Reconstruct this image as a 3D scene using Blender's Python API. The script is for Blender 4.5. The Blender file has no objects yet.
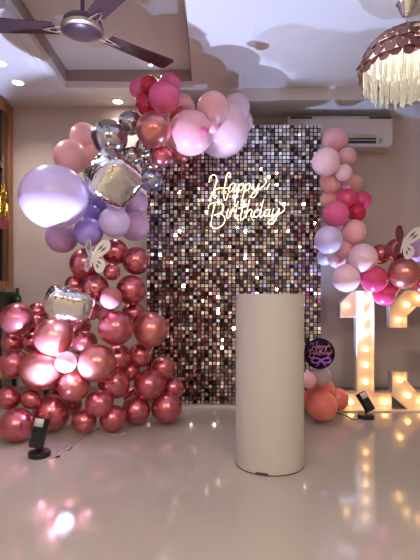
import bpy, bmesh, math, random
from mathutils import Vector, Matrix, Euler
random.seed(7)
SC = bpy.context.scene
COL = SC.collection
F = 450.0; HX = 210.0; HY = 293.0; CAMZ = 1.0
def P(x, y, d):
    """photo sight line at real distance d from the lens -> world point"""
    return Vector(((x-HX)*d/F, d, CAMZ-(y-HY)*d/F))
pi = math.pi

# ------------------------------------------------------------------ materials
MATS = {}
def mat(name, col, rough=0.5, metal=0.0, coat=0.0, trans=0.0, emit=None, es=0.0, sss=0.0, alpha=1.0, sheen=0.0,
        noise=None, bump=None, ior=1.45):
    m = bpy.data.materials.new(name); m.use_nodes = True
    nt = m.node_tree; b = nt.nodes['Principled BSDF']
    b.inputs['Base Color'].default_value = (*col, 1)
    b.inputs['Roughness'].default_value = rough
    b.inputs['Metallic'].default_value = metal
    b.inputs['Coat Weight'].default_value = coat
    b.inputs['Coat Roughness'].default_value = 0.08
    b.inputs['Transmission Weight'].default_value = trans
    b.inputs['IOR'].default_value = ior
    b.inputs['Alpha'].default_value = alpha
    if sss:
        b.inputs['Subsurface Weight'].default_value = sss
        b.inputs['Subsurface Radius'].default_value = (0.06, 0.03, 0.03)
        b.inputs['Subsurface Scale'].default_value = 0.6
    if emit:
        b.inputs['Emission Color'].default_value = (*emit, 1)
        b.inputs['Emission Strength'].default_value = es
    tc = None
    if noise or bump:
        tc = nt.nodes.new('ShaderNodeTexCoord')
    if noise:
        sc, amt, c2 = noise
        n = nt.nodes.new('ShaderNodeTexNoise'); n.inputs['Scale'].default_value = sc; n.inputs['Detail'].default_value = 5
        nt.links.new(tc.outputs['Object'], n.inputs['Vector'])
        mx = nt.nodes.new('ShaderNodeMix'); mx.data_type = 'RGBA'
        mx.inputs['A'].default_value = (*col, 1); mx.inputs['B'].default_value = (*c2, 1)
        mr = nt.nodes.new('ShaderNodeMapRange'); mr.inputs['From Min'].default_value = 0.35; mr.inputs['From Max'].default_value = 0.65
        mr.inputs['To Max'].default_value = amt
        nt.links.new(n.outputs['Fac'], mr.inputs['Value']); nt.links.new(mr.outputs['Result'], mx.inputs['Factor'])
        nt.links.new(mx.outputs['Result'], b.inputs['Base Color'])
    if bump:
        sc, st, dist = bump
        n = nt.nodes.new('ShaderNodeTexNoise'); n.inputs['Scale'].default_value = sc; n.inputs['Detail'].default_value = 3
        nt.links.new(tc.outputs['Object'], n.inputs['Vector'])
        bp = nt.nodes.new('ShaderNodeBump'); bp.inputs['Strength'].default_value = st; bp.inputs['Distance'].default_value = dist
        nt.links.new(n.outputs['Fac'], bp.inputs['Height']); nt.links.new(bp.outputs['Normal'], b.inputs['Normal'])
    MATS[name] = m
    return m

mat('wall', (0.60, 0.50, 0.445), 0.7, noise=(1.5, 0.25, (0.57, 0.47, 0.42)), bump=(60, 0.05, 0.01))
mat('ceiling', (0.68, 0.66, 0.64), 0.5, bump=(40, 0.03, 0.01))
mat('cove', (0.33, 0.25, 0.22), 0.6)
mat('floor', (0.44, 0.39, 0.33), 0.085, ior=1.38, coat=0.15, noise=(2.2, 0.4, (0.41, 0.36, 0.305)), bump=(3.0, 0.02, 0.02))
mat('skirting', (0.30, 0.26, 0.25), 0.4)
mat('white_trim', (0.75, 0.68, 0.62), 0.4)
mat('plinth_paint', (0.50, 0.46, 0.42), 0.55, noise=(4, 0.3, (0.51, 0.465, 0.435)))
mat('plinth_edge', (0.07, 0.05, 0.05), 0.6)
mat('black_plastic', (0.012, 0.012, 0.014), 0.35)
mat('black_gloss', (0.01, 0.01, 0.012), 0.12)
mat('label_paper', (0.55, 0.53, 0.5), 0.6)
mat('ac_white', (0.56, 0.48, 0.43), 0.35)
mat('ac_dark', (0.03, 0.028, 0.028), 0.5)
mat('chrome', (0.75, 0.73, 0.72), 0.12, 1.0)
mat('steel', (0.5, 0.48, 0.47), 0.25, 1.0)
mat('gold_ring', (0.50, 0.38, 0.27), 0.35, 1.0)
mat('fan_brown', (0.085, 0.045, 0.055), 0.35, 0.3)
mat('scale_brown', (0.30, 0.13, 0.11), 0.28, 0.75)
mat('shade_glow', (0.9, .85, .8), 0.5, emit=(1, .9, .75), es=.9)  # glow for light leaking out between the chandelier scales
mat('crystal', (0.80, 0.78, 0.70), 0.08, trans=0.8, emit=(1, 0.92, 0.72), es=0.07)  # slight emission stands in for lamplight caught in the crystals
mat('glass_bottle', (0.02, 0.09, 0.03), 0.08, trans=0.4)
mat('lamp_white', (1, 1, 1), 0.5, emit=(1.0, 0.93, 0.85), es=14)
mat('fill_light', (1, 1, 1), 0.5, emit=(1.0, 0.90, 0.77), es=60)  # emission of the added fill panels behind the lens
mat('bulb_warm', (1, .9, .7), 0.3, emit=(1.0, 0.54, 0.17), es=6.5)
mat('candle_bulb', (1, .9, .7), 0.3, emit=(1.0, 0.86, 0.62), es=4)
mat('lens_blue', (.6, .6, 1), 0.2, emit=(0.55, 0.6, 1.0), es=20)
mat('neon_warm', (1, .95, .8), 0.3, emit=(1.0, 0.84, 0.52), es=1.7)
mat('marquee', (0.70, 0.61, 0.53), 0.4)
mat('cable_white', (0.65, 0.5, 0.48), 0.5)
mat('cable_black', (0.02, 0.02, 0.02), 0.5)
mat('gold_foil', (0.75, 0.55, 0.12), 0.2, 1.0)
mat('pink_foil', (0.65, 0.22, 0.27), 0.3, 0.7)
mat('butterfly_silver', (0.80, 0.78, 0.74), 0.3, 0.3)
mat('butterfly_white', (0.80, 0.79, 0.78), 0.4, 0.1)
mat('butterfly_rose', (0.42, 0.16, 0.15), 0.25, 0.8)
mat('butterfly_dark', (0.12, 0.1, 0.1), 0.5)
mat('foil_black', (0.018, 0.008, 0.03), 0.2, 0.7)
mat('letter_pink', (0.75, 0.28, 0.42), 0.4)
mat('bow_purple', (0.42, 0.14, 0.55), 0.25, 0.6)
mat('sequin_backing', (0.008, 0.006, 0.007), 0.6)
mat('curtain_maroon', (0.22, 0.035, 0.05), 0.8)
mat('dark_glass', (0.01, 0.012, 0.02), 0.05)
mat('night', (0.02, 0.02, 0.03), 0.5)
# balloons
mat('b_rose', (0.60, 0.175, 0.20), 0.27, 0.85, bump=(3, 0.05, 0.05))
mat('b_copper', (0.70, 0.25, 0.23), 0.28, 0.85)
mat('b_silver', (0.52, 0.49, 0.49), 0.2, 0.95)
mat('b_silverblue', (0.45, 0.47, 0.58), 0.2, 0.9)
mat('b_dusty', (0.50, 0.16, 0.19), 0.42)
mat('b_pale', (0.88, 0.48, 0.54), 0.3, coat=0.4, sss=0.3)
mat('b_blush', (0.86, 0.46, 0.46), 0.32, coat=0.3, sss=0.3)
mat('b_pearl', (0.90, 0.62, 0.72), 0.3, coat=0.4, sss=0.2)
mat('b_mag', (0.72, 0.06, 0.20), 0.22, coat=0.5, sss=0.2)
mat('b_hot', (0.80, 0.13, 0.33), 0.22, coat=0.5, sss=0.2)
mat('b_crim', (0.55, 0.015, 0.06), 0.22, coat=0.4)
mat('b_lav', (0.68, 0.57, 0.92), 0.28, coat=0.4, sss=0.2)
mat('b_lilac', (0.62, 0.38, 0.62), 0.3, coat=0.4, sss=0.2)
mat('b_violet', (0.42, 0.34, 0.88), 0.25, coat=0.4, sss=0.1)
mat('b_white', (0.66, 0.60, 0.78), 0.25, coat=0.4, sss=0.2)
mat('b_coral', (0.78, 0.20, 0.15), 0.35, coat=0.4, sss=0.3)
mat('b_grey', (0.42, 0.33, 0.33), 0.3, coat=0.4)
mat('b_yellow', (0.55, 0.50, 0.06), 0.3, coat=0.4)

def wood(name, c1, c2):
    m = mat(name, c1, 0.38, coat=0.2); nt = m.node_tree; b = nt.nodes['Principled BSDF']
    tc = nt.nodes.new('ShaderNodeTexCoord'); mp = nt.nodes.new('ShaderNodeMapping'); mp.inputs['Scale'].default_value = (14, 14, 1.2)
    n = nt.nodes.new('ShaderNodeTexNoise'); n.inputs['Scale'].default_value = 3; n.inputs['Detail'].default_value = 6
    cr = nt.nodes.new('ShaderNodeValToRGB')
    cr.color_ramp.elements[0].position = .35; cr.color_ramp.elements[0].color = (*c1, 1)
    cr.color_ramp.elements[1].position = .65; cr.color_ramp.elements[1].color = (*c2, 1)
    nt.links.new(tc.outputs['Object'], mp.inputs['Vector']); nt.links.new(mp.outputs['Vector'], n.inputs['Vector'])
    nt.links.new(n.outputs['Fac'], cr.inputs['Fac']); nt.links.new(cr.outputs['Color'], b.inputs['Base Color'])
wood('wood', (0.20, 0.075, 0.025), (0.34, 0.14, 0.05))
wood('wood_dark', (0.07, 0.03, 0.015), (0.11, 0.045, 0.02))

def foil_mat(name, col, sc=7, st=0.9):
    m = mat(name, col, 0.09, 1.0); nt = m.node_tree; b = nt.nodes['Principled BSDF']
    tc = nt.nodes.new('ShaderNodeTexCoord'); mp = nt.nodes.new('ShaderNodeMapping'); mp.inputs['Scale'].default_value = (1.0, 1.0, 0.35)
    n = nt.nodes.new('ShaderNodeTexNoise'); n.inputs['Scale'].default_value = sc; n.inputs['Detail'].default_value = 2; n.inputs['Distortion'].default_value = 1.2
    bp = nt.nodes.new('ShaderNodeBump'); bp.inputs['Strength'].default_value = st; bp.inputs['Distance'].default_value = 0.06
    nt.links.new(tc.outputs['Object'], mp.inputs['Vector']); nt.links.new(mp.outputs['Vector'], n.inputs['Vector'])
    nt.links.new(n.outputs['Fac'], bp.inputs['Height']); nt.links.new(bp.outputs['Normal'], b.inputs['Normal'])
foil_mat('foil_silver', (0.88, 0.86, 0.82), 5, 0.5)

def sequin_mat():
    m = mat('sequin', (0.7, 0.66, 0.62), 0.1, 1.0); nt = m.node_tree; b = nt.nodes['Principled BSDF']
    g = nt.nodes.new('ShaderNodeNewGeometry'); cr = nt.nodes.new('ShaderNodeValToRGB')
    e = cr.color_ramp.elements
    e[0].position = 0.0; e[0].position = .12; e[0].color = (0.10, 0.08, 0.08, 1)  # dark to bright tones put shadow and uneven reflections into the sequin colour
    e[1].position = 1.0; e[1].color = (0.95, 0.90, 0.84, 1)
    x = e.new(0.45); x.color = (0.66, 0.60, 0.56, 1)
    nt.links.new(g.outputs['Random Per Island'], cr.inputs['Fac']); nt.links.new(cr.outputs['Color'], b.inputs['Base Color'])
sequin_mat()
def vary(name, lo, hi):
    nt = MATS[name].node_tree; b = nt.nodes['Principled BSDF']
    g = nt.nodes.new('ShaderNodeNewGeometry'); cr = nt.nodes.new('ShaderNodeValToRGB')
    cr.color_ramp.elements[0].color = (*lo, 1); cr.color_ramp.elements[1].color = (*hi, 1)
    nt.links.new(g.outputs['Random Per Island'], cr.inputs['Fac']); nt.links.new(cr.outputs['Color'], b.inputs['Base Color'])
vary('scale_brown', (0.13, 0.05, 0.04), (0.40, 0.20, 0.17))

# ------------------------------------------------------------------ mesh helpers
class MB:
    def __init__(s): s.bm = bmesh.new()
    def box(s, c, size, rot=None, bevel=0):
        r = bmesh.ops.create_cube(s.bm, size=1.0)
        M = Matrix.Translation(c) @ (rot.to_matrix().to_4x4() if rot else Matrix()) @ Matrix.Diagonal((*size, 1))
        bmesh.ops.transform(s.bm, matrix=M, verts=r['verts'])
        if bevel:
            ed = list({e for v in r['verts'] for e in v.link_edges})
            bmesh.ops.bevel(s.bm, geom=ed, offset=bevel, segments=2, affect='EDGES', profile=0.5)
        return s
    def lathe(s, prof, n=32, M=Matrix()):
        rings = []
        for r, z in prof:
            if r < 1e-6: rings.append([s.bm.verts.new(M @ Vector((0, 0, z)))])
            else: rings.append([s.bm.verts.new(M @ Vector((r*math.cos(2*pi*k/n), r*math.sin(2*pi*k/n), z))) for k in range(n)])
        for a, b in zip(rings, rings[1:]):
            for k in range(n):
                k2 = (k+1) % n
                if len(a) == 1 and len(b) == 1: continue
                if len(a) == 1: s.bm.faces.new((a[0], b[k2], b[k]))
                elif len(b) == 1: s.bm.faces.new((a[k], a[k2], b[0]))
                else: s.bm.faces.new((a[k], a[k2], b[k2], b[k]))
        return s
    def tube(s, pts, r, n=8, closed=False, taper=None):
        pts = [Vector(p) for p in pts]; L = len(pts); rings = []
        up = Vector((0.13, 0.9, 0.21)).normalized()
        for i, p in enumerate(pts):
            if closed: t = pts[(i+1) % L]-pts[i-1]
            else: t = pts[min(i+1, L-1)]-pts[max(i-1, 0)]
            t.normalize()
            a = t.cross(up)
            if a.length < 1e-3: a = t.cross(Vector((1, 0, 0)))
            a.normalize(); b = t.cross(a).normalized()
            rr = r*(taper(i/(L-1)) if taper else 1)
            rings.append([s.bm.verts.new(p+a*rr*math.cos(2*pi*k/n)+b*rr*math.sin(2*pi*k/n)) for k in range(n)])
        pr = list(zip(rings, rings[1:]))
        if closed: pr.append((rings[-1], rings[0]))
        for a, b in pr:
            for k in range(n): s.bm.faces.new((a[k], a[(k+1) % n], b[(k+1) % n], b[k]))
        if not closed: s.bm.faces.new(rings[0][::-1]); s.bm.faces.new(rings[-1])
        return s
    def prism(s, poly, M, depth):
        """polygon in local XY extruded along local Z"""
        a = [s.bm.verts.new(M @ Vector((x, y, 0))) for x, y in poly]
        b = [s.bm.verts.new(M @ Vector((x, y, depth))) for x, y in poly]
        n = len(poly)
        s.bm.faces.new(a[::-1]); s.bm.faces.new(b)
        for k in range(n): s.bm.faces.new((a[k], a[(k+1) % n], b[(k+1) % n], b[k]))
        return s
    def mesh(s, name, m, smooth=True):
        bmesh.ops.recalc_face_normals(s.bm, faces=s.bm.faces)
        me = bpy.data.meshes.new(name); s.bm.to_mesh(me); s.bm.free()
        me.materials.append(MATS[m])
        if smooth:
            me.polygons.foreach_set('use_smooth', [True]*len(me.polygons))
            try: me.set_sharp_from_angle(angle=math.radians(38))
            except Exception: pass
        return me
    def obj(s, name, m, parent=None, smooth=True):
        o = bpy.data.objects.new(name, s.mesh(name, m, smooth)); COL.objects.link(o)
        if parent: o.parent = parent
        return o

def tag(o, label, cat, group=None):
    o['label'] = label; o['category'] = cat
    if group: o['group'] = group
    return o
def thing(name, label, cat, loc=(0, 0, 0), rot=(0, 0, 0), group=None):
    o = bpy.data.objects.new(name, None); COL.objects.link(o)
    o.location = loc; o.rotation_euler = rot; o.empty_display_size = 0.1
    return tag(o, label, cat, group)
def struct(o, kind='structure'):
    o['kind'] = kind; return o
def catmull(pts, sub=5, closed=False):
    pts = [Vector(p) for p in pts]; out = []; n = len(pts)
    rng = range(n) if closed else range(n-1)
    for i in rng:
        if closed: p0, p1, p2, p3 = pts[i-1], pts[i], pts[(i+1) % n], pts[(i+2) % n]
        else: p0, p1, p2, p3 = pts[max(i-1, 0)], pts[i], pts[i+1], pts[min(i+2, n-1)]
        for k in range(sub):
            t = k/sub
            out.append(0.5*((2*p1)+(p2-p0)*t+(2*p0-5*p1+4*p2-p3)*t*t+(3*p1-p0-3*p2+p3)*t**3))
    if not closed: out.append(pts[-1])
    return out

# ------------------------------------------------------------------ room
XL, XR, YB, YF, ZC = -1.905, 2.6, 4.33, -2.8, 2.79
ZR = 2.93
def room_box(name, x0, x1, y0, y1, z0, z1, m):
    o = MB().box(((x0+x1)/2, (y0+y1)/2, (z0+z1)/2), (x1-x0, y1-y0, z1-z0)).obj(name, m, smooth=False)
    return struct(o)
room_box('floor', XL-.1, XR+.1, YF-.1, YB+.1, -.1, 0, 'floor')
room_box('wall_back', XL-.1, XR+.1, YB, YB+.1, 0, 3.1, 'wall')
room_box('wall_left', XL-.1, XL, YF, YB, 0, 3.1, 'wall')
room_box('wall_right', XR, XR+.1, YF, YB, 0, 3.1, 'wall')
room_box('wall_front', XL-.1, XR+.1, YF-.1, YF, 0, 3.1, 'wall')
# ceiling with a recessed tray
TX0, TX1, TY0, TY1 = -1.25, -0.15, 1.5, 3.90
cb = MB()
def slab(mb, x0, x1, y0, y1, z0, z1): mb.box(((x0+x1)/2, (y0+y1)/2, (z0+z1)/2), (x1-x0, y1-y0, z1-z0))
slab(cb, XL, TX0, YF, YB, ZC, 3.1); slab(cb, TX1, XR, YF, YB, ZC, 3.1)
slab(cb, TX0, TX1, YF, TY0, ZC, 3.1); slab(cb, TX0, TX1, TY1, YB, ZC, 3.1)
slab(cb, TX0, TX1, TY0, TY1, ZR, 3.1)
struct(cb.obj('ceiling', 'ceiling', smooth=False))
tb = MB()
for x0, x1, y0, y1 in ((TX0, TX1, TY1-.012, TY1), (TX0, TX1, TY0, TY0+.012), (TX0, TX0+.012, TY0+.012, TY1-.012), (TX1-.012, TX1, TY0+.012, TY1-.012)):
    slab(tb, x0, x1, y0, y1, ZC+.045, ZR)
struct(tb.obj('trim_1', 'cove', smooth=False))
# moulding round the tray
tm = MB()
for w0, w1, h in ((0.0, .035, .012), (.09, .105, .008)):
    slab(tm, TX0-w1, TX0-w0, TY0-w1, TY1+w1, ZC-h, ZC); 
    if w0 == 0: slab(tm, TX0-w0, TX1+.012, TY1+w0, TY1+w1, ZC-h, ZC)
struct(tm.obj('trim_2', 'ceiling', smooth=False))
room_box('trim_3', 0.285, 0.297, 0.2, 3.92, ZC-.004, ZC, 'white_trim')
room_box('trim_4', 0.0, XR, 3.93, YB, 2.685, ZC, 'ceiling')
for nm, x0, x1, y0, y1 in (('baseboard_back', XL, XR, YB-.012, YB), ('baseboard_left', XL, XL+.012, YF, YB-.012),
                          ('baseboard_right', XR-.012, XR, YF, YB-.012)):
    room_box(nm, x0, x1, y0, y1, 0, .10, 'skirting')
# wooden window on the left wall, only its far jamb is in view
w = bpy.data.objects.new('window_1', None); COL.objects.link(w); struct(w)
y0, y1, z0, z1 = 2.75, 4.27, 1.04, 2.755
m = MB()
slab(m, XL, XL+.035, y1-.09, y1, z0, z1); slab(m, XL, XL+.035, y0, y0+.09, z0, z1)
slab(m, XL, XL+.035, y0+.09, y1-.09, z1-.09, z1); slab(m, XL, XL+.035, y0+.09, y1-.09, z0, z0+.07)
m.obj('window_frame', 'wood', w, smooth=False)
m = MB()
for yy in (4.09, 3.5, 2.93): slab(m, XL+.001, XL+.025, yy, yy+.09 if yy < 4 else yy+.088, z0+.07, z1-.09)
slab(m, XL+.001, XL+.024, 3.02, 4.09, 2.13, 2.19)
m.obj('sash', 'wood_dark', w, smooth=False)
m = MB(); slab(m, XL+.0005, XL+.006, y0+.09, y1-.09, z0+.07, z1-.09); m.obj('pane', 'dark_glass', w, smooth=False)
m = MB(); slab(m, XL, XL+.06, y0-.03, y1+.03, z0-.035, z0); m.obj('window_sill', 'steel', w, smooth=False)
# unseen room end: window, curtains, light panels added for reflections and fill
w2 = bpy.data.objects.new('reflection_window', None); COL.objects.link(w2); struct(w2)  # unseen window added to give the sequins something dark to mirror
m = MB(); slab(m, -.9, .9, YF, YF+.02, .9, 2.2); m.obj('pane', 'night', w2, smooth=False)
m = MB()
for x in (-.94, -.02, .9): slab(m, x, x+.04, YF, YF+.05, .86, 2.24)
slab(m, -.9, .9, YF, YF+.05, .86, .9); slab(m, -.9, .9, YF, YF+.05, 2.2, 2.24)
m.obj('window_frame', 'wood', w2, smooth=False)
for s, lab in ((-1, 'maroon curtain added for sequin reflections, left of the opposite window'), (1, 'maroon curtain added for sequin reflections, right of the opposite window')):  # curtains added to send burgundy reflections into the sequins
    m = MB(); pts = []
    for k in range(49):
        u = k/48; pts.append((s*(1.0+.55*u), YF+.12+.03*math.sin(u*40), ))
    for a, b in zip(pts, pts[1:]):
        v = [m.bm.verts.new((a[0], a[1], .05)), m.bm.verts.new((b[0], b[1], .05)), m.bm.verts.new((b[0], b[1], 2.4)), m.bm.verts.new((a[0], a[1], 2.4))]
        m.bm.faces.new(v)
    bmesh.ops.remove_doubles(m.bm, verts=m.bm.verts, dist=1e-4)
    o = m.obj('curtain', 'curtain_maroon'); tag(o, lab, 'curtain', 'curtains added for reflections')
    sm = o.modifiers.new('s', 'SOLIDIFY'); sm.thickness = .006
for x, y, lab in ((-.9, -.9, 'unseen fill light panel added above left behind the viewpoint'), (1.1, -.9, 'unseen fill light panel added above right behind the viewpoint')):  # glowing panels added out of view as warm fill
    t = thing('fill_panel', lab, 'ceiling light', (x, y, ZC), group='added fill light panels')
    m = MB()
    for a, b, c, d in ((-.33, .33, .3, .33), (-.33, .33, -.33, -.3), (-.33, -.3, -.3, .3), (.3, .33, -.3, .3)): slab(m, a, b, c, d, -.02, 0)
    m.obj('frame', 'white_trim', t, smooth=False)
    m = MB(); slab(m, -.3, .3, -.3, .3, -.015, -.002); m.obj('fill_surface', 'fill_light', t, smooth=False)

# downlights
def downlight(x, y, z, lab, r=.045):
    t = thing('downlight', lab, 'ceiling light', (x, y, z), group='recessed round downlights')
    MB().lathe([(r*1.25, 0), (r*1.25, -.006), (r, -.008), (r*.97, 0)], 32).obj('trim_ring', 'white_trim', t)
    MB().lathe([(0, -.003), (r, -.003), (r, -.0005), (0, -.0005)], 32).obj('lens', 'lamp_white', t)
    l = bpy.data.lights.new('downlight', 'SPOT'); l.energy = 18; l.color = (1, .9, .8); l.spot_size = 2.2; l.spot_blend = .8; l.shadow_soft_size = .04
    o = bpy.data.objects.new('bulb', l); COL.objects.link(o); o.parent = t; o.location = (0, 0, -.03)
    return t
downlight(-1.63, 3.82, ZC, 'recessed ceiling downlight above the lavender balloons, near left wall')
downlight(-1.63, 3.50, ZC, 'recessed ceiling downlight cut by the left edge of the photo')
downlight(-.86, 4.20, ZC, 'recessed ceiling downlight above the chrome silver balloons at the back wall')
downlight(-.50, 3.80, ZR, 'tiny ceiling lamp at the far end of the ceiling tray', .018)

# ------------------------------------------------------------------ ceiling fan
fan = thing('ceiling_fan', 'dark brown three blade ceiling fan with silver brackets and gold rimmed motor', 'fan', (-.768, 2.71, 2.58))
MB().lathe([(0, .33), (.06, .33), (.055, .28), (.02, .26), (.0, .26)], 32).obj('canopy', 'fan_brown', fan)
MB().lathe([(0, .28), (.012, .28), (.012, .06), (0, .06)], 16).obj('down_rod', 'fan_brown', fan)
MB().lathe([(0, .075), (.07, .075), (.11, .055), (.118, .03), (.118, .0), (.109, -.013), (.07, -.028), (0, -.034)], 48).obj('motor', 'fan_brown', fan)
MB().lathe([(.108, .016), (.126, .012), (.126, -.008), (.110, -.015), (.106, -.010)], 48).obj('motor_ring', 'gold_ring', fan)
for a, dz in ((41, .0), (175, .05), (310, .0)):
    A = math.radians(a); R = Matrix.Rotation(A, 4, 'Z') @ Matrix.Rotation(math.radians(3), 4, 'X')
    R = Matrix.Rotation(-math.atan2(dz, .5), 4, Vector((-math.sin(A), math.cos(A), 0))) @ R if dz else R
    poly = [(.17, -.055), (.62, -.078), (.635, -.06), (.64, .06), (.625, .078), (.17, .055)]
    b = MB().prism(poly, R @ Matrix.Translation((0, 0, .004)), .006).obj('blade', 'fan_brown', fan, smooth=False)
    br = MB()
    for s in (-1, 1): br.tube([R @ Vector(v) for v in ((.105, s*.028, 0), (.17, s*.02, -.004), (.225, s*.008, -.004))], .006, 8)
    br.prism([(.20, -.014), (.25, -.006), (.25, .006), (.20, .014)], R @ Matrix.Translation((0, 0, -.006)), .008)
    br.prism([(.09, -.035), (.12, -.035), (.12, .035), (.09, .035)], R @ Matrix.Translation((0, 0, -.006)), .008)
    br.obj('blade_bracket', 'chrome', b)

# ------------------------------------------------------------------ chandelier
CHX, CHY = 1.205, 2.76
ch = thing('chandelier', 'round chandelier with brown scalloped scales over lit hanging crystals', 'chandelier', (CHX, CHY, ZC))
MB().lathe([(0, 0), (.062, 0), (.062, -.018), (.05, -.03), (.03, -.085), (.014, -.10), (0, -.10)], 32).obj('canopy', 'chrome', ch)
MB().lathe([(0, -.09), (.007, -.09), (.007, -.25), (0, -.25)], 12).obj('stem', 'chrome', ch)
def dome(t):   # t 0 top .. 1 rim : radius, z
    a = t*pi/2*0.98
    return .115+.155*math.sin(a), -.205-.20*(1-math.cos(a))*.9-.03*t
MB().lathe([(0, -.225), (.10, -.228), (.19, -.24), (.205, -.25), (.19, -.247), (.10, -.234), (0, -.232)], 48).obj('top_plate', 'scale_brown', ch)
fr = MB()
for t in (0, .25, .5, .75, 1): 
    r, z = dome(t); fr.tube([(r*.95*math.cos(2*pi*k/40), r*.95*math.sin(2*pi*k/40), z) for k in range(40)], .003, 6, closed=True)
fr.obj('frame', 'steel', ch)
MB().lathe([(dome(q/10)[0]*.86, dome(q/10)[1]-.004) for q in range(10)], 40).obj('added_glow_dome', 'shade_glow', ch)  # glowing shell added to imitate light leaking under the top plate
rows = [(.20, .040), (.34, .042), (.48, .044), (.61, .046), (.74, .048), (.87, .050), (1.0, .052)]
for ri, (t, hgt) in enumerate(rows):
    r, z = dome(t); n = 26
    mb = MB(); slope = (1-t)*0.85
    for k in range(n):
        a = 2*pi*(k+.5*(ri % 2))/n; wd = 2*pi*r/n*.50
        poly = [(-wd, .35*hgt)]+[(-wd*math.cos(q*pi/8), -.2*hgt-.62*hgt*math.sin(q*pi/8)) for q in range(9)]+[(wd, .35*hgt)]
        M = Matrix.Rotation(a, 4, 'Z') @ Matrix.Translation((r+.004*(ri % 2), 0, z-.008)) @ Matrix.Rotation(-slope-.30, 4, 'Y') @ Matrix.Rotation(pi/2+random.gauss(0,.06), 4, 'Z') @ Matrix.Rotation(pi/2+random.gauss(0,.2), 4, 'X')
        mb.prism(poly, M, .002)
    mb.obj('scale_row', 'scale_brown', ch, smooth=False)
cm = MB().lathe([(0, .0), (.007, -.004), (.008, -.02), (.0085, -.15), (.006, -.168), (0, -.178)], 6).mesh('crystal', 'crystal', smooth=False)
cnt = 0
for ring, (rr, n, ln, zz) in enumerate(((.245, 34, .80, -.40), (.20, 26, 1.0, -.39), (.145, 18, 1.15, -.385), (.085, 10, 1.25, -.385), (.03, 5, 1.3, -.385))):
    for k in range(n):
        a = 2*pi*(k+.3*ring)/n
        o = bpy.data.objects.new('crystal', cm); COL.objects.link(o); o.parent = ch
        o.location = (rr*math.cos(a), rr*math.sin(a), zz+random.uniform(-.012, .012)); o.scale = (1, 1, ln*random.uniform(.88, 1.1))
        o.rotation_euler = (random.uniform(-.04, .04), random.uniform(-.04, .04), a)
for k in range(5):
    a = 2*pi*k/5+.3
    MB().lathe([(0, 0), (.012, .01), (.014, .03), (.006, .06), (0, .07)], 12, Matrix.Translation((.11*math.cos(a), .11*math.sin(a), -.38))).obj('bulb', 'candle_bulb', ch)

# ------------------------------------------------------------------ air conditioner
DA = 4.33
acx0, acx1 = P(288, 0, 4.12).x, P(393, 0, 4.12).x
acz1, acz0 = P(0, 115, 4.12).z, P(0, 147.5, 4.12).z
ac = thing('air_conditioner', 'beige white wall mounted split air conditioner behind the right balloons', 'air conditioner', ((acx0+acx1)/2, YB, acz0))
W = acx1-acx0; H = acz1-acz0
prof = [(0, 0), (0, H), (-.19, H), (-.21, H-.02), (-.21, .075), (-.19, .03), (-.13, 0)]
M = Matrix.Translation((-W/2, 0, 0)) @ Matrix(((0, 0, 1, 0), (1, 0, 0, 0), (0, 1, 0, 0), (0, 0, 0, 1)))
b = MB().prism(prof, M, W); bmesh.ops.bevel(b.bm, geom=list(b.bm.edges), offset=.006, segments=2, affect='EDGES'); b.obj('body', 'ac_white', ac)
g = MB()
slab(g, -W/2+.02, -W/2+.22, -.216, -.208, H-.035, H-.017); slab(g, W/2-.22, W/2-.02, -.216, -.208, H-.035, H-.017)
g.obj('intake_grille', 'ac_dark', ac, smooth=False)
g = MB(); slab(g, -W/2+.22, W/2-.22, -.214, -.208, H-.033, H-.019); g.obj('grille_cover', 'steel', ac, smooth=False)
g = MB(); slab(g, -W/2+.06, W/2-.155, -.215, -.206, .038, .085); g.obj('air_outlet', 'ac_dark', ac, smooth=False)
g = MB(); slab(g, -W/2+.065, W/2-.16, -.222, -.216, .058, .068); g.obj('louver', 'steel', ac, smooth=False)
g = MB(); g.box((W/2-.115, -.2105, .06), (.03, .006, .045), Euler((0, .45, 0))); g.obj('display_badge', 'steel', ac, smooth=False)

# ------------------------------------------------------------------ sequin wall
PY = 3.93; PX1 = .97; TS = .305; NC, NR = 5, 8; PX0 = PX1-NC*TS
pw = thing('sequin_wall', 'tall silver mirrored sequin backdrop panel standing behind the white cylinder', 'backdrop', ((PX0+PX1)/2, PY, 0))
fx0, fx1 = -NC*TS/2, NC*TS/2
ZP = .03
m = MB()
for x in (fx0, -.02, fx1-.04): slab(m, x, x+.04, .022, .05, 0, ZP+NR*TS)
slab(m, fx0, fx1, .022, .05, ZP+NR*TS-.04, ZP+NR*TS)
m.obj('frame', 'black_plastic', pw, smooth=False)
m = MB(); slab(m, fx0-.01, fx1+.01, -.02, .06, 0, .022); m.obj('base_strip', 'white_trim', pw, smooth=False)
pitch = TS/9
for c in range(NC):
    for r in range(NR):
        ox = fx0+c*TS; oz = ZP+r*TS
        bk = MB(); slab(bk, ox+.0015, ox+TS-.0015, .010, .018, oz+.0015, oz+TS-.0015)
        bo = bk.obj('sequin_tile', 'sequin_backing', pw, smooth=False)
        sq = MB()
        for i in range(9):
            for j in range(9):
                cx = ox+(i+.5)*pitch; cz = oz+(j+.5)*pitch
                e = Euler((random.gauss(-.05, .12), 0, random.gauss(0, .17)+(-.27 if c < 3 and r < 4 and random.random() < .75 else .12 if c > 2 and r < 4 else 0)))
                if random.random() < .12: e = Euler((random.gauss(0, .3), random.gauss(0, .06), random.gauss(0, .35)))
                sq.box((cx, -.002, cz), (pitch*.76, .0006, pitch*.82), e)
        sq.obj('sequins', 'sequin', bo, smooth=False)

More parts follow.
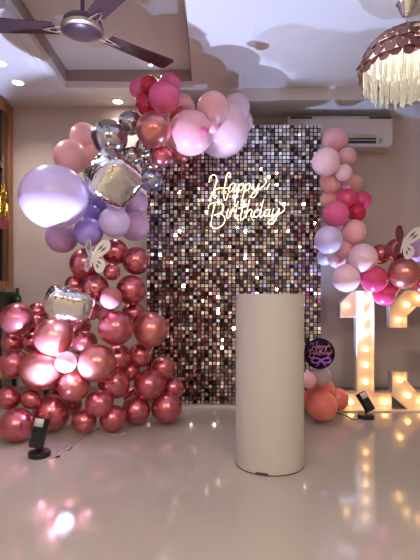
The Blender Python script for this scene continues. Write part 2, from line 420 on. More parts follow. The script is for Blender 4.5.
# ------------------------------------------------------------------ handwriting strokes (local px, y down)
Z4 = lambda pts: [((x/8)+200, (y/8)+165) for x, y in pts]
Z5 = lambda pts: [((x/8)+240, (y/8)+165) for x, y in pts]
LET = [
 ('letter_h', [Z4([(72,140),(78,105),(100,80),(125,85),(132,120),(122,170),(100,230),(68,285)]),
               Z4([(243,100),(243,72),(228,60),(213,85),(203,140),(193,200),(190,250),(200,282),(215,265),(225,225)]),
               Z4([(95,228),(125,197),(160,182),(200,187),(228,180)])]),
 ('letter_a', [Z4([(285,152),(260,147),(237,175),(228,205),(240,216),(260,198),(285,155),(272,200),(285,212),(303,190)])]),
 ('letter_p', [Z4([(312,150),(302,200),(287,260),(277,312),(292,328),(306,290)]), Z4([(304,190),(318,160),(340,146),(350,165),(335,198),(308,206)])]),
 ('letter_p', [Z4([(364,150),(354,205),(340,265),(328,325)]), Z4([(356,190),(370,160),(392,146),(402,163),(388,196),(360,206)])]),
 ('letter_y', [Z5([(92,190),(108,150),(100,190),(118,200),(138,180),(152,148)]),
               Z5([(152,148),(140,210),(112,260),(90,250),(118,215),(170,182),(203,150),(210,120),(192,108)])]),
 ('flourish', [Z5([(214,196),(224,170),(238,148)])]),
 ('letter_b', [Z4([(68,352),(70,325),(95,305),(150,298),(185,318),(185,358),(150,388),(112,402)]),
               Z4([(112,402),(162,390),(196,420),(190,468),(150,502),(110,508),(88,482)]), Z4([(120,312),(106,360),(95,420),(82,492)])]),
 ('letter_i', [Z4([(226,350),(212,405),(224,428),(244,400)])]),
 ('letter_r', [Z4([(244,400),(262,345),(268,372),(290,355),(280,405),(290,428),(312,400)])]),
 ('letter_t', [Z4([(352,285),(336,360),(325,420),(340,436),(362,405)]), Z4([(308,348),(378,328)])]),
 ('letter_h', [Z5([(75,280),(60,350),(45,425)]), Z5([(52,390),(78,356),(94,366),(86,408),(98,420),(114,400)])]),
 ('letter_d', [Z5([(158,358),(128,362),(112,398),(128,418),(156,392)]), Z5([(190,275),(172,340),(156,400),(166,418),(190,398)])]),
 ('letter_a', [Z5([(232,355),(206,363),(192,394),(205,412),(228,388),(240,355),(230,398),(244,412),(262,388)])]),
 ('letter_y', [Z5([(272,348),(258,385),(270,405),(295,382),(314,345)]),
               Z5([(314,345),(300,400),(270,460),(235,474),(225,455),(260,425),(310,395),(350,366),(355,340),(335,318),(315,295)])]),
]
ns = thing('neon_sign', 'warm white cursive neon sign reading Happy Birthday hung on the sequin wall', 'neon sign', (0, 0, 0))
DN = 3.895
for nm, strokes in LET:
    m = MB()
    for i, st in enumerate(strokes):
        m.tube(catmull([P(x, y, DN-.004*i) for x, y in st], 5), .0036, 8)
    m.obj(nm, 'neon_warm', ns)
MB().tube(catmull([P(281, 209, DN), P(288, 213, DN), P(300, 215, DN), P(311, 214, DN), P(320, 216, DN), P(326, 218, DN-.02)], 4), .0025, 6).obj('power_cable', 'cable_white', ns)

# ------------------------------------------------------------------ cylinder plinth
cyc = P(269.5, 0, 2.65)
pl = thing('cylinder_plinth', 'tall plain off white cylinder plinth standing in the middle of the floor', 'plinth', (cyc.x, 2.65, 0))
MB().lathe([(0, .004), (.199, .004), (.199, .99), (.197, .995), (.17, .995), (0, .995)], 96).obj('drum', 'plinth_paint', pl)
rb = MB(); rb.lathe([(.1985, 0), (.2005, 0), (.2005, .006), (.1985, .006)], 96)
rb.obj('bottom_edge', 'plinth_edge', pl)
ch_ = MB()
for k in range(8):
    a = math.radians(-118+k*2.4); ch_.box((.2005*math.cos(a), .2005*math.sin(a), .009+.002*random.random()), (.004, .012, .010+.004*random.random()), Euler((0, 0, a)))
ch_.obj('chipped_patch', 'plinth_edge', pl)

# ------------------------------------------------------------------ marquee numbers
def marquee(name, label, px_poly, d, bulbs, depth=.09):
    """open tray digit: rim walls round the outline, back face, bulbs"""
    base = P(px_poly[0][0], HY+F/d, d)
    t = thing(name, label, 'marquee number', (base.x, d, 0), group='lit marquee numbers')
    poly = [((x-HX)*d/F-base.x, max(0, CAMZ-(y-HY)*d/F)) for x, y in px_poly]
    M = Matrix.Translation((0, depth, 0)) @ Matrix.Rotation(pi/2, 4, 'X')   # local y->z, z-> -y
    MB().prism(poly, M, .012).obj('back_face', 'marquee', t, smooth=False)
    rim = MB(); n = len(poly)
    ar = sum(poly[i][0]*poly[(i+1) % n][1]-poly[(i+1) % n][0]*poly[i][1] for i in range(n))
    sg = 1 if ar > 0 else -1; wt = .011
    inn = []
    for i in range(n):
        p0, p1, p2 = Vector(poly[i-1]), Vector(poly[i]), Vector(poly[(i+1) % n])
        e1 = (p1-p0).normalized(); e2 = (p2-p1).normalized()
        n1 = Vector((-e1.y, e1.x))*sg; n2 = Vector((-e2.y, e2.x))*sg
        q = (n1+n2); q = q/max(.3, q.length_squared)*2
        inn.append(p1+q*wt*.5*1.0)
    for i in range(n):
        j = (i+1) % n
        quad = [tuple(poly[i]), tuple(poly[j]), tuple(inn[j]), tuple(inn[i])]
        rim.prism(quad, Matrix.Rotation(pi/2, 4, 'X'), -depth)
    rim.obj('rim', 'marquee', t, smooth=False)
    for x, y in bulbs:
        p = P(x, y, d+depth-.045)
        mm = Matrix.Translation((p.x-base.x, depth-.045, p.z)) @ Matrix.Rotation(pi/2, 4, 'X')
        o = MB().lathe([(0, .024), (.013, .021), (.022, .008), (.022, -.006), (.012, -.02), (.009, -.032), (0, -.033)], 16, mm).obj('bulb', 'bulb_warm', t)
    return t
one = [(343, 410), (343, 392.5), (356.5, 392.5), (356.5, 317.5), (340.5, 317.5), (340.5, 303), (353, 290.5), (374.5, 290.5), (374.5, 392.5), (392, 392.5), (392, 410)]
marquee('marquee_one', 'lit marquee number one with round warm bulbs on the floor', one, 3.85,
        [(347, 305.5)]+[(366, y) for y in (300, 316.5, 333, 349, 365, 382)]+[(351, 402), (367, 402.5), (385, 402)])
X3 = 405
three = [(392, 371.5), (407.5, 371.5), (407.5, 381), (417, 391.5), (444, 391.5), (453, 382), (453, 365), (444, 355), (425, 355), (425, 338), (444, 338),
         (453, 329), (453, 317), (444, 307), (417, 307), (407.5, 316), (407.5, 328), (389.5, 328), (389.5, 306), (405.5, 290), (455, 290),
         (471, 306), (471, 336), (462, 346.5), (471, 357), (471, 394), (455, 410), (408, 410), (392, 396)]
marquee('marquee_three', 'lit amber marquee number three with chamfered corners cut by the right edge', three, 3.85,
        [(399, 320), (407, 304.5), (419, 298), (434, 298), (449, 299), (462, 311), (462, 330), (450, 347), (434, 347),
         (462, 363), (462, 382), (452, 398), (437, 401), (422, 401.5), (408, 395.5), (400, 380)])
o = MB(); o.box((P(383, 0, 3.82).x+.18, 3.805, .0055), (1.05, .06, .011)); tag(o.obj('base_plank', 'marquee', smooth=False), 'thin pale strip lying on the floor along the front of the lit numbers', 'strip')

# ------------------------------------------------------------------ floor spotlights
def spotlight(label, x, d, lean, head_top, head_bot, rad, energy, color, target, tagside, size):
    base = Vector((( x-HX)*d/F, d, 0))
    t = thing('floor_spotlight', label, 'spotlight', base, group='black floor spotlights')
    MB().lathe([(0, 0), (.064, 0), (.066, .006), (.066, .026), (.060, .032), (0, .032)], 40).obj('base', 'black_plastic', t)
    a = head_bot-base; b = head_top-base; dr = (b-a).normalized()
    MB().tube([(0, 0, .03), (0, 0, .055), (a+dr*.02)], .009, 10).obj('bracket', 'black_plastic', t)
    q = dr.to_track_quat('Z', 'Y').to_matrix().to_4x4(); L = (b-a).length
    h = MB().lathe([(0, 0), (rad*.85, 0), (rad, .01), (rad, L), (rad*.9, L), (rad*.88, L-.03), (0, L-.03)], 32, Matrix.Translation(a) @ q).obj('lamp_head', 'black_plastic', t)
    MB().lathe([(0, L-.028), (rad*.86, L-.028), (rad*.86, L-.024), (0, L-.022)], 32, Matrix.Translation(a) @ q).obj('lens', 'lens_blue', h)
    # paper sticker wrapped on the side
    st = MB(); W_ = Matrix.Translation(a) @ q
    inv = W_.inverted(); cam = inv @ (Vector((0, 0, 1))-base); a0 = math.atan2(cam.y, cam.x)+tagside
    ring = []
    for k in range(9):
        an = a0+(k-4)*.17
        ring.append([st.bm.verts.new(W_ @ Vector(((rad+.0012)*math.cos(an), (rad+.0012)*math.sin(an), zz))) for zz in (L-.055, L-.008)])
    for u, v in zip(ring, ring[1:]): st.bm.faces.new((u[0], v[0], v[1], u[1]))
    so = st.obj('sticker', 'label_paper', h); so.modifiers.new('s', 'SOLIDIFY').thickness = .0008; so['label'] = 'white paper sticker'
    l = bpy.data.lights.new('spot', 'SPOT'); l.energy = energy; l.color = color; l.spot_size = size; l.spot_blend = .7; l.shadow_soft_size = .022
    lo = bpy.data.objects.new('light_source', l); COL.objects.link(lo); lo.parent = t
    lo.location = b+dr*.01
    tt = Vector(target)-base-lo.location
    lo.rotation_euler = (-tt).to_track_quat('Z', 'Y').to_euler()
    return t
hb = P(35.5, 448, 2.74); ht = P(43, 418, 2.80)
spotlight('black floor spotlight at lower left in front of the rose chrome balloons', 39.5, 2.76, 0, ht, hb, .045, 330, (.50, .60, 1.0), (-.95, 2.75, 2.79), -.45, 1.95)
hb = P(371, 411, 3.60); ht = P(360, 393, 3.66)
spotlight('black floor spotlight in front of the lit number one', 366, 3.60, 0, ht, hb, .042, 105, (.40, .56, 1.0), P(310, 60, 3.3), .5, 1.8)

def cable(name, label, pts, r, m):
    tag(MB().tube(catmull([Vector((p[0], p[1], r+.0005+(p[2] if len(p) > 2 else 0))) for p in pts], 6), r, 6).obj(name, m), label, 'cable')
def G(x, y): 
    d = F/(y-HY); return ((x-HX)*d/F, d)
def Gz(x, y, z):
    d = F*(CAMZ-z)/(y-HY); return ((x-HX)*d/F, d, z)
tw = [G(47, 459), G(56, 457), G(61, 453), G(66, 451), G(71, 446), G(77, 444), G(82, 437), G(88, 434), G(100, 430), G(118, 436), G(135, 428)]
for s, lab in ((0, 'thin pinkish white twisted cable on the floor beside the left spotlight'), (1, 'thin grey strand running beside the pale twisted cable on the floor')):
    cable('cable', lab, [(x+.012*s*math.cos(i*1.9)+.006*s, y+.010*s*math.sin(i*2.3)+.015*s) for i, (x, y) in enumerate(tw)], .0028, 'cable_white' if s == 0 else 'skirting')
tag(MB().box((P(57, 0, 2.72).x, 2.735, .006), (.028, .010, .010), Euler((0, 0, .9)), .002).obj('cable_plug', 'black_plastic'), 'tiny black plug lying on the floor beside the left spotlight', 'plug')
cable('cable', 'thin dark cable on the floor left of the right spotlight', [G(332, 411), G(340, 414), G(348, 417), G(354, 420), G(361, 419)], .0028, 'cable_black')

# ------------------------------------------------------------------ balloons
def bprof(n=22, taper=.10):
    pr = [(0, 1.0)]
    for k in range(1, n):
        th = pi*k/n
        r = math.sin(th)*(1-taper*max(0, -math.cos(th))**1.5*.9); z = math.cos(th)*(1+(.10 if math.cos(th) < 0 else 0))
        pr.append((r, z))
    pr += [(.055, -1.11), (.035, -1.14), (.05, -1.17), (.05, -1.19), (.03, -1.205), (.075, -1.27), (.06, -1.28), (0, -1.22)]
    return pr
BM = {}
def balloon_mesh(m):
    if m not in BM: BM[m] = MB().lathe(bprof(), 40).mesh('balloon', m)
    return BM[m]

placed = []
def clear_depth(x, y, rp, d, dmax):
    """slide a balloon back along the pile until it only touches its neighbours"""
    while d < dmax:
        p = P(x, y, d); r = rp*d/F
        if all((p-q).length >= .84*(r+s) for q, s in placed): break
        d += .01
    return min(d, dmax)
def balloon(x, y, rp, d, m, label, group, dmax=3.84, squash=1.0, floor=False, knot=None):
    x0 = x
    if x-rp > 143 or y < 300 and x > 160: pass
    d = clear_depth(x, y, rp, d, dmax)
    p = P(x, y, d); r = rp*d/F
    if floor or p.z-r < 0: p.z = max(p.z, r*1.0)
    placed.append((p.copy(), r))
    o = bpy.data.objects.new('balloon', balloon_mesh(m)); COL.objects.link(o)
    o.location = p
    o.scale = (r*squash, r*squash, r)
    rnd = random.Random(int(x*7+y*13))
    kd = Vector(knot) if knot else Vector((rnd.uniform(-.5, .5), 1.0, rnd.uniform(-.5, .5)))
    kd.normalize()
    if squash != 1.0:
        o.rotation_euler = (pi/2, 0, 0); o.scale = (r*squash, r, r)
    else: o.rotation_euler = (-kd).to_track_quat('Z', 'Y').to_euler()
    tag(o, label, 'balloon', group)
    return o

GP = 'balloons of the big pile on the left floor'
GU = 'balloons of the upper left garland'
GR = 'balloons of the right garland'
GB = 'balloons in the small heap beside the cylinder'
R = 'b_rose'
PILE = [
 # x, y, r, d, mat, label
 (17, 425, 17, 3.02, R, 'rose chrome balloon on the floor just left of the left spotlight'),
 (52, 412, 18.5, 3.22, R, 'large rose chrome balloon on the floor behind the left spotlight'),
 (84, 421, 12.5, 3.18, R, 'small rose chrome balloon on the floor right of the left spotlight, nearest the cable'),
 (113, 418.5, 13.5, 3.22, R, 'rose chrome balloon on the floor above the far end of the pale cable'),
 (136, 410, 14.5, 3.40, R, 'rose chrome balloon on the floor, second from the right end of the pile'),
 (166.5, 408, 15.5, 3.44, R, 'rose chrome balloon on the floor at the right end of the pile'),
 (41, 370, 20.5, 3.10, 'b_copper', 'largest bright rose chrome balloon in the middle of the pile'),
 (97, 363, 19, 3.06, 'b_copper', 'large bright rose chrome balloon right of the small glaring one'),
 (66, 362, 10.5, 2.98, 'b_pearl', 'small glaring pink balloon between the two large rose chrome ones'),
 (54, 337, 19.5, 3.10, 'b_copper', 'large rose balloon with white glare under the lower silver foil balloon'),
 (17, 319, 16.5, 3.20, R, 'rose chrome balloon in front of the green bottle'),
 (74, 386, 15.5, 3.10, 'b_copper', 'rose chrome balloon under the small glaring pink one'),
 (14, 364, 14.5, 3.16, R, 'rose chrome balloon at the left edge below the burgundy one'),
 (31, 399, 10, 3.12, R, 'small mauve chrome balloon right above the left spotlight'),
 (9, 398, 12, 3.12, R, 'rose chrome balloon at the left edge above the lowest one'),
 (13, 343, 11, 3.36, R, 'dark rose chrome balloon peeking below the one before the bottle'),
 (38, 312, 10, 3.5, R, 'rose chrome balloon peeking left of the lower silver foil balloon'),
 (36, 324, 9.5, 3.42, R, 'small rose chrome balloon tucked between bottle balloon and glaring balloon'),
 (33, 342, 11, 3.36, R, 'shadowed rose chrome balloon left of the large glaring one'),
 (116, 328, 17.5, 3.14, R, 'rose chrome balloon under the two matte dusty pink ones'),
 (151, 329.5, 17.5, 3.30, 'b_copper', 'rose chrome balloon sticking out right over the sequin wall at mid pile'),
 (111, 298, 11, 3.10, 'b_dusty', 'matte dusty pink balloon right of the lower silver foil balloon'),
 (106, 314, 9.5, 3.14, 'b_dusty', 'smaller matte dusty pink balloon below the other dusty one'),
 (92, 311, 9, 3.2, 'b_dusty', 'dusty pink balloon half hidden by the lower silver foil balloon'),
 (133, 314, 12, 3.42, R, 'rose chrome balloon between the matte dusty one and the sequin wall'),
 (131, 290, 15, 3.30, R, 'rose chrome balloon against the sequin wall right of the dusty one'),
 (86, 264, 16, 3.26, R, 'rose chrome balloon behind the left butterfly wing'),
 (115, 252, 13, 3.36, R, 'rose chrome balloon under the violet balloons right of the butterfly'),
 (136, 261, 14, 3.34, R, 'rose chrome balloon topmost against the sequin wall'),
 (112, 272, 8.5, 3.18, R, 'small dark rose chrome balloon below right of the butterfly'),
 (95, 288, 14, 3.20, R, 'rose chrome balloon between butterfly and lower silver foil balloon'),
 (75, 285, 10, 3.30, R, 'rose chrome balloon above left of the lower silver foil balloon'),
 (84, 343, 13, 3.30, R, 'shadowed rose balloon right of the large glaring one'),
 (118, 358, 14, 3.36, R, 'shadowed rose chrome balloon directly below the central right one'),
 (140, 355, 12.5, 3.38, R, 'rose chrome balloon below the one sticking out right'),
 (163, 368, 12, 3.46, R, 'rose chrome balloon at the right flank above the sequin wall foot'),
 (173, 388, 11, 3.50, R, 'small rose chrome balloon outermost right, second from the floor'),
 (149, 385, 15.5, 3.40, R, 'rose chrome balloon on the right flank above two floor balloons'),
 (114, 383, 16, 3.24, R, 'rose chrome balloon at low centre of the pile'),
 (99.5, 403, 14, 3.16, R, 'rose chrome balloon low centre above the cable'),
 (130, 371, 10, 3.44, R, 'small dark rose balloon deep between three at low right'),
 (72, 405, 10, 3.40, R, 'shadowed rose balloon between the two floor balloons by the left spotlight'),
 (78, 326, 13, 3.42, R, 'shadowed rose chrome balloon just under the right end of the lower silver foil balloon'),
 (60, 388, 10, 3.34, R, 'dark rose balloon wedged beneath the largest bright one'),
 (133, 396, 10, 3.52, R, 'dark rose balloon deep above the second floor balloon from the right'),
 (0, 374, 5, 3.2, 'b_yellow', 'small yellow green balloon cut by the left edge'),
]
UP = [
 (54, 197, 31.5, 2.98, 'b_lav', 'huge pale lavender balloon at far left'),
 (114.5, 222, 15.5, 3.16, 'b_lav', 'bright lavender blue balloon under the upper silver foil balloon'),
 (88.5, 232, 14.5, 3.22, 'b_violet', 'violet balloon above the left butterfly'),
 (62, 237, 16, 3.36, 'b_lilac', 'lilac balloon under the huge lavender one'),
 (92, 214, 9.5, 3.40, 'b_violet', 'small violet balloon right of the huge lavender one, lower of two'),
 (98, 202, 11.5, 3.44, 'b_violet', 'small violet balloon right of the huge lavender one, upper of two'),
 (116, 206, 10, 3.34, 'b_white', 'whitish lavender balloon tucked below the upper silver foil balloon'),
 (94, 188, 11, 3.3, 'b_white', 'whitish lavender balloon left behind the upper silver foil balloon'),
 (134, 226, 15, 3.42, 'b_lilac', 'lilac balloon at the left edge of the sequin wall'),
 (134, 203, 14, 3.46, 'b_lilac', 'pinkish lilac balloon behind right of the upper silver foil balloon'),
 (71, 157, 17, 3.46, 'b_blush', 'blush pink balloon above the huge lavender one'),
 (84, 137, 14, 3.60, 'b_pale', 'pale pink balloon left behind the large silver chrome one'),
 (94, 161, 16, 3.55, 'b_blush', 'blush pink balloon behind the upper silver foil balloon'),
 (109.5, 138, 18, 3.24, 'b_silver', 'large silver chrome balloon above the upper foil balloon'),
 (130, 123, 12, 3.36, 'b_silver', 'silver chrome balloon at the top left of the copper one'),
 (132, 156, 9.5, 3.30, 'b_silver', 'small silver chrome balloon right above the upper foil balloon'),
 (143, 147, 8, 3.34, 'b_silver', 'tiny silver chrome balloon below the copper one'),
 (150.5, 179, 12.5, 3.40, 'b_silverblue', 'bluish silver chrome balloon in front of the sequin wall'),
 (147, 163, 8, 3.46, 'b_silver', 'small dark silver balloon above the bluish silver one'),
 (153.5, 130, 17.5, 3.14, 'b_copper', 'big copper rose chrome balloon at the bend of the arch'),
 (161.5, 156.5, 10.5, 3.26, 'b_rose', 'rose chrome balloon below the big copper one'),
 (180, 154, 9.5, 3.40, 'b_rose', 'small rose chrome balloon right of the other one, under the arch'),
 (174, 143, 8, 3.50, 'b_pale', 'small pale pink balloon between copper and rose chrome ones'),
 (164, 97, 15.5, 3.20, 'b_hot', 'hot pink balloon foremost at the top of the arch'),
 (149, 84, 8.5, 3.26, 'b_crim', 'small crimson balloon at the very top left of the arch'),
 (140, 89, 10.5, 3.38, 'b_hot', 'pink balloon at the upper left end of the top cluster'),
 (170, 84, 11, 3.42, 'b_hot', 'magenta balloon behind the foremost hot pink one'),
 (148, 104, 12.5, 3.36, 'b_crim', 'crimson balloon beneath the top cluster'),
 (182, 107, 13, 3.55, 'b_blush', 'dusty pink balloon right of the hot pink one'),
 (181, 119, 12.5, 3.40, 'b_copper', 'pinkish chrome balloon right of the big copper one'),
 (191, 133, 22, 3.30, 'b_pale', 'large pale pink balloon hanging lowest left in front of the sequin wall top'),
 (222, 130, 27, 3.42, 'b_pearl', 'largest pearl pink balloon at the right end of the arch'),
 (213, 108, 16, 3.34, 'b_blush', 'peach pink balloon on top of the largest pearl pink one'),
 (240, 122, 13, 3.62, 'b_pearl', 'pearl pink balloon at the right tip of the arch'),
 (236, 108, 14, 3.55, 'b_pearl', 'pearl pink balloon at the upper right of the arch end, against the ceiling beam'),
 (213, 128, 5.5, 3.15, 'b_pale', 'tiny crumpled looking pink balloon in the middle of the pearl pink ones'),
 (204, 131, 4.5, 3.12, 'b_hot', 'tiny dark pink balloon left of the other tiny one'),
]
RG = [
 (335, 141, 13, 3.72, 'b_pale', 'pale pink balloon topmost of the right garland'),
 (326, 162, 14, 3.55, 'b_pearl', 'pearl pink balloon with a highlight, second from the top of the right garland'),
 (347, 157, 9.5, 3.66, 'b_pale', 'small pink balloon below the air conditioner vent'),
 (344, 173, 8.5, 3.60, 'b_pearl', 'small pearl pink balloon right below the second from the top'),
 (331, 182, 11.5, 3.74, 'b_blush', 'dull salmon balloon left under the pearl pink one'),
 (352, 183, 10, 3.85, 'b_blush', 'dull salmon balloon above the two crimson ones'),
 (330, 199, 10, 3.78, 'b_blush', 'salmon balloon at the sequin wall edge beside crimson ones'),
 (347, 199, 10.5, 3.70, 'b_mag', 'crimson pink balloon left of the two side by side'),
 (361, 201, 10, 3.74, 'b_mag', 'crimson pink balloon right of the two side by side'),
 (357, 213, 9, 3.66, 'b_crim', 'crimson balloon below the two side by side'),
 (336, 214, 13, 3.56, 'b_hot', 'hot pink balloon above the lavender blue one'),
 (328.5, 240, 14, 3.46, 'b_lav', 'glowing lavender blue balloon in front of the sequin wall edge'),
 (354, 232, 12.5, 3.60, 'b_pale', 'pink balloon right of the lavender blue one'),
 (344, 249, 8.5, 3.62, 'b_pale', 'small pink balloon below the lavender blue one'),
 (337, 259, 9, 3.74, 'b_pearl', 'small pinkish balloon below left of the garland turn'),
 (325, 257, 8.5, 3.74, 'b_white', 'small whitish balloon peeking below the lavender blue one'),
 (363, 258, 14.5, 3.52, 'b_pearl', 'large pearl pink balloon at the turn of the garland'),
 (346, 278, 14, 3.56, 'b_pearl', 'pearl white pink balloon just above the number one'),
 (374, 279, 13.5, 3.54, 'b_mag', 'magenta balloon right above the number one'),
 (384, 294, 11.5, 3.66, 'b_mag', 'magenta balloon hanging between the two lit numbers'),
 (381, 254, 10, 3.70, 'b_rose', 'dark rose chrome balloon left of the brown butterfly'),
 (397, 250, 11.5, 3.64, 'b_rose', 'dark rose chrome balloon under the brown butterfly'),
 (404, 273, 15.5, 3.50, 'b_copper', 'glossy copper rose chrome balloon above the number three'),
 (417, 251, 11, 3.64, 'b_lilac', 'mauve balloon at the right edge under the white butterfly'),
 (391, 286, 9, 3.78, 'b_crim', 'small crimson balloon behind the copper one'),
 (424, 284, 11, 3.66, 'b_rose', 'rose chrome balloon cut by the right edge above the number three'),
]
HB = [
 (320, 376, 11, 3.46, 'b_grey', 'greyish mauve balloon under the round foil balloon'),
 (308, 380, 8.5, 3.40, 'b_pale', 'small pink balloon half hidden behind the cylinder'),
 (322, 406, 15, 3.44, 'b_coral', 'coral balloon on the floor right of the cylinder'),
 (321, 391, 14, 3.60, 'b_coral', 'coral balloon in the middle of the small heap'),
 (337, 399, 11.5, 3.62, 'b_coral', 'coral balloon touching the lit number one'),
 (304, 400, 9.5, 3.7, 'b_coral', 'coral balloon low behind the cylinder edge'),
]
def run(lst, grp, **kw):
    for x, y, r, d, m, lab in sorted(lst, key=lambda t: t[3]):
        sq = 1.0
        o = balloon(x, y, r, d, m, lab, grp, squash=1.08 if r == 31.5 else 1.0, **kw)
# the two silver foil balloons take their room first
fo1 = P(113.5, 178, 3.02); placed.append((fo1, .165))
fo2 = P(70, 303, 3.0); placed.append((fo2, .145))
run(PILE, GP); run(UP, GU); run(RG, GR, dmax=4.05); run(HB, GB, dmax=3.78)

def foil_cube(name, label, loc, half, rot, seed, p=5.0, pl=.02):
    rnd = random.Random(seed)
    bm = bmesh.new(); bmesh.ops.create_cube(bm, size=2.0)
    bmesh.ops.subdivide_edges(bm, edges=bm.edges, cuts=13, use_grid_fill=True)
    seams = []
    for v in bm.verts:
        c = v.co; n = (abs(c.x)**p+abs(c.y)**p+abs(c.z)**p)**(1/p); q = c/n
        # pleats running in from every seam of the inflated cube
        ax = sorted((abs(c.x), abs(c.y), abs(c.z))); near = ax[1]
        ang = 11*c.x+7*c.y+9*c.z+seed
        q += c.normalized()*(.045*math.sin(ang*1.7)*(near**3))
        q *= (1+.05*(1-near))
        q += c.normalized()*pl*math.sin(16*c.x+3*c.z)*max(0, -c.y)*(1-abs(c.x)**3)
        v.co = Vector((q.x*half[0], q.y*half[1], q.z*half[2]))
    me = bpy.data.meshes.new(name); bmesh.ops.recalc_face_normals(bm, faces=bm.faces); bm.to_mesh(me); bm.free()
    me.materials.append(MATS['foil_silver']); me.polygons.foreach_set('use_smooth', [True]*len(me.polygons))
    o = bpy.data.objects.new(name, me); COL.objects.link(o); o.location = loc; o.rotation_euler = rot
    return tag(o, label, 'foil balloon', 'silver foil balloons')
foil_cube('foil_balloon', 'upper silver mirror foil balloon, faceted, below the silver chrome balloon', fo1, (.150, .150, .145), Vector((1, 1, 1)).rotation_difference(Vector((.30, -1, .30))).to_euler(), 3)
foil_cube('foil_balloon', 'lower silver mirror foil balloon, barrel shaped, on top of the glaring balloon', fo2, (.155, .11, .105), (.35, .18, .35), 8, 3.5, .05)

# round black foil balloon with writing
rf = P(319.5, 353.5, 3.40)
fb = thing('round_foil_balloon', 'round black foil balloon with pink Happy Birthday writing and purple bow', 'foil balloon', rf, (0, 0, 0))
RB = 15*3.4/F
MX = Matrix.Rotation(pi/2, 4, 'X')
MB().lathe([(0, .040), (RB*.35, .038), (RB*.65, .030), (RB*.88, .014), (RB*.95, .003), (RB*1.03, .0015), (RB*1.03, -.0015), (RB*.95, -.003), (RB*.88, -.014), (RB*.65, -.03), (RB*.35, -.038), (0, -.04)], 48, MX).obj('envelope', 'foil_black', fb)
def wr(lo, hi, cx, cy, sc):
    m = MB()
    xs = [x for nm, st in LET[lo:hi] for s in st for x, y in s]; ys = [y for nm, st in LET[lo:hi] for s in st for x, y in s]
    mx, my = (min(xs)+max(xs))/2, (min(ys)+max(ys))/2
    for nm, st in LET[lo:hi]:
        for s in st:
            pts = []
            for x, y in s:
                X = (x-mx)*sc+cx; Z = -(y-my)*sc+cy; rr = math.hypot(X, Z)/RB
                pts.append((X, -.0415*math.sqrt(max(.02, 1-rr**2.2))-.001, Z))
            m.tube(catmull(pts, 3), .0017, 6)
    return m
wr(0, 6, .0, .050, .0024).obj('writing_happy', 'letter_pink', fb)
wr(6, 14, .0, .006, .0023).obj('writing_birthday', 'letter_pink', fb)
bw = MB()
for s in (-1, 1):
    pts = [(0, -.045, -.045), (s*.03, -.052, -.028), (s*.062, -.047, -.032), (s*.066, -.046, -.055), (s*.035, -.052, -.062), (0, -.045, -.048)]
    bw.tube(catmull(pts, 5), .009, 8)
    bw.tube(catmull([(0, -.045, -.05), (s*.018, -.05, -.07), (s*.034, -.043, -.088)], 4), .006, 8)
bw.box((0, -.054, -.047), (.022, .016, .022), bevel=.004)
bw.obj('bow', 'bow_purple', fb)

# ------------------------------------------------------------------ butterflies
def butterfly(label, loc, rot, size, m1, m2, spread, spread2):
    t = thing('butterfly_ornament', label, 'butterfly ornament', loc, rot, 'paper butterflies')
    fore = [(0, .05), (.12, .42), (.34, .78), (.62, .92), (.80, .78), (.78, .48), (.58, .22), (.30, .02), (.05, -.05)]
    hind = [(.04, -.02), (.34, -.02), (.58, -.12), (.66, -.38), (.52, -.66), (.30, -.70), (.12, -.42)]
    for s, mm, sp in ((-1, m1, spread), (1, m2, spread2)):
        wg = MB()
        M = Matrix.Rotation(-s*sp, 4, 'Z') @ Matrix.Diagonal((s, 1, 1, 1)) @ Matrix.Rotation(pi/2, 4, 'X')
        for sh in (fore, hind):
            pl_ = [(v.x*size, v.y*size) for v in catmull([Vector((x, y, 0)) for x, y in sh], 4, closed=True)]
            wg.prism(pl_, M, .0015)
            wg.tube([M @ Vector((x, y, .001)) for x, y in pl_], .0018, 6, closed=True)
        wo = wg.obj('wing', mm, t)
        for (x0, y0, x1, y1, w) in ((.22, .30, .50, .70, .05), (.36, .26, .64, .60, .05), (.24, -.14, .48, -.30, .05), (.22, -.28, .36, -.52, .05)):
            d = Vector((x1-x0, y1-y0)); nrm = Vector((-d.y, d.x)).normalized()*w
            a, b_ = Vector((x0, y0)), Vector((x1, y1)); c = (a+b_)/2
            poly = [tuple(v*size) for v in (a, c+nrm, b_, c-nrm)]
            MB().prism(poly, M @ Matrix.Translation((0, 0, -.0012)), .004).obj('wing_marking', 'butterfly_dark', wo)
    MB().tube([(0, 0, -.5*size), (0, 0, -.1*size), (0, 0, .3*size)], .045*size, 8, taper=lambda u: .4+.6*math.sin(pi*(u*.8+.15))).obj('body', m2, t)
    an = MB()
    for s in (-1, 1): an.tube(catmull([(0, 0, .28*size), (s*.08*size, -.03*size, .5*size), (s*.22*size, -.03*size, .68*size)], 4), .0012, 5)
    an.obj('antenna', 'butterfly_dark', t)
butterfly('silver openwork butterfly ornament above the left rose chrome balloons', P(92, 257, 3.02), (0, .10, .1), .14, 'butterfly_silver', 'butterfly_silver', -.95, -.35)
butterfly('white and brown butterfly ornament on the right garland by the frame edge', P(403, 243, 3.38), (0, .22, -.2), .155, 'butterfly_rose', 'butterfly_white', -1.15, -.3)

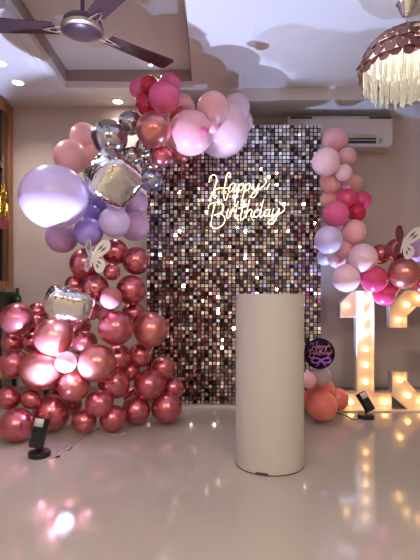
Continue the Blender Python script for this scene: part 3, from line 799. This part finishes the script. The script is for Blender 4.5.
# ------------------------------------------------------------------ far left corner
t = thing('side_table', 'black low side table in the left corner behind the rose balloons', 'table', (-1.70, 4.10, 0))
MB().box((0, 0, .80), (.36, .36, .03), bevel=.004).obj('table_top', 'black_plastic', t, smooth=False)
for sx in (-1, 1):
    for sy in (-1, 1): MB().box((sx*.15, sy*.15, .3925), (.03, .03, .785)).obj('leg', 'black_plastic', t, smooth=False)
sp = thing('loudspeaker', 'narrow black loudspeaker box on the corner table under the window', 'speaker', (-1.845, 4.08, .815))
MB().box((0, 0, .098), (.07, .24, .195), bevel=.004).obj('cabinet', 'black_plastic', sp, smooth=False)
MB().box((0, -.123, .098), (.058, .006, .18)).obj('grille', 'ac_dark', sp, smooth=False)
bp = P(17.5, 0, 4.15)
bt = thing('bottle', 'dark green glass bottle top showing above the leftmost high balloon', 'bottle', (bp.x, 4.15, .815))
MB().lathe([(0, 0), (.034, 0), (.036, .01), (.036, .13), (.03, .155), (.015, .175), (.0135, .215), (0, .215)], 24).obj('glass_body', 'glass_bottle', bt)
MB().lathe([(0, .21), (.016, .21), (.016, .232), (0, .234)], 16).obj('cap', 'plinth_edge', bt)
# gold tassel hanging at the window
tp = P(3, 184, 4.02)
ts = thing('foil_tassel', 'gold foil tassel with pink ends hanging by the wooden window', 'tassel', tp)
MB().tube([(0, 0, .25), (0, 0, 0)], .0015, 6).obj('string', 'cable_white', ts)
g = MB(); h = MB()
for k in range(16):
    a = 2*pi*k/16+.2; r0 = .028+.02*random.random()
    pts = [Vector((.006*math.cos(a), .006*math.sin(a), 0)), Vector((r0*.6*math.cos(a), r0*.6*math.sin(a), -.12)), Vector((r0*math.cos(a), r0*math.sin(a), -.28-.03*random.random()))]
    for u, v in zip(catmull(pts, 3), catmull(pts, 3)[1:]):
        g.box((u+v)/2, (.011, .0015, (v-u).length*1.05), Euler((0, 0, a+random.uniform(-.8, .8))))
    e = pts[-1]
    for q in range(5): h.box(e+Vector((.006*math.cos(a+q), .006*math.sin(a+q), -.02*q-.01)), (.016, .002, .022), Euler((.3*q, .4*q, a+q)))
g.obj('gold_strips', 'gold_foil', ts); h.obj('pink_strips', 'pink_foil', ts)

# ------------------------------------------------------------------ camera, world, view
cd = bpy.data.cameras.new('camera'); co = bpy.data.objects.new('camera', cd); COL.objects.link(co)
co.location = (0, 0, CAMZ); co.rotation_euler = (pi/2, 0, 0)
cd.sensor_fit = 'VERTICAL'; cd.sensor_height = 24; cd.lens = 24*F/560; cd.shift_y = 13/560; cd.clip_start = .05
SC.camera = co
wd = bpy.data.worlds.new('world'); SC.world = wd; wd.use_nodes = True
wd.node_tree.nodes['Background'].inputs[0].default_value = (.5, .45, .45, 1); wd.node_tree.nodes['Background'].inputs[1].default_value = .3
SC.view_settings.view_transform = 'Standard'; SC.view_settings.look = 'None'; SC.view_settings.gamma = 1; SC.view_settings.use_curve_mapping = False
SC.view_settings.exposure = 0.27
SC.cycles.use_denoising = True
SC.cycles.max_bounces = 8
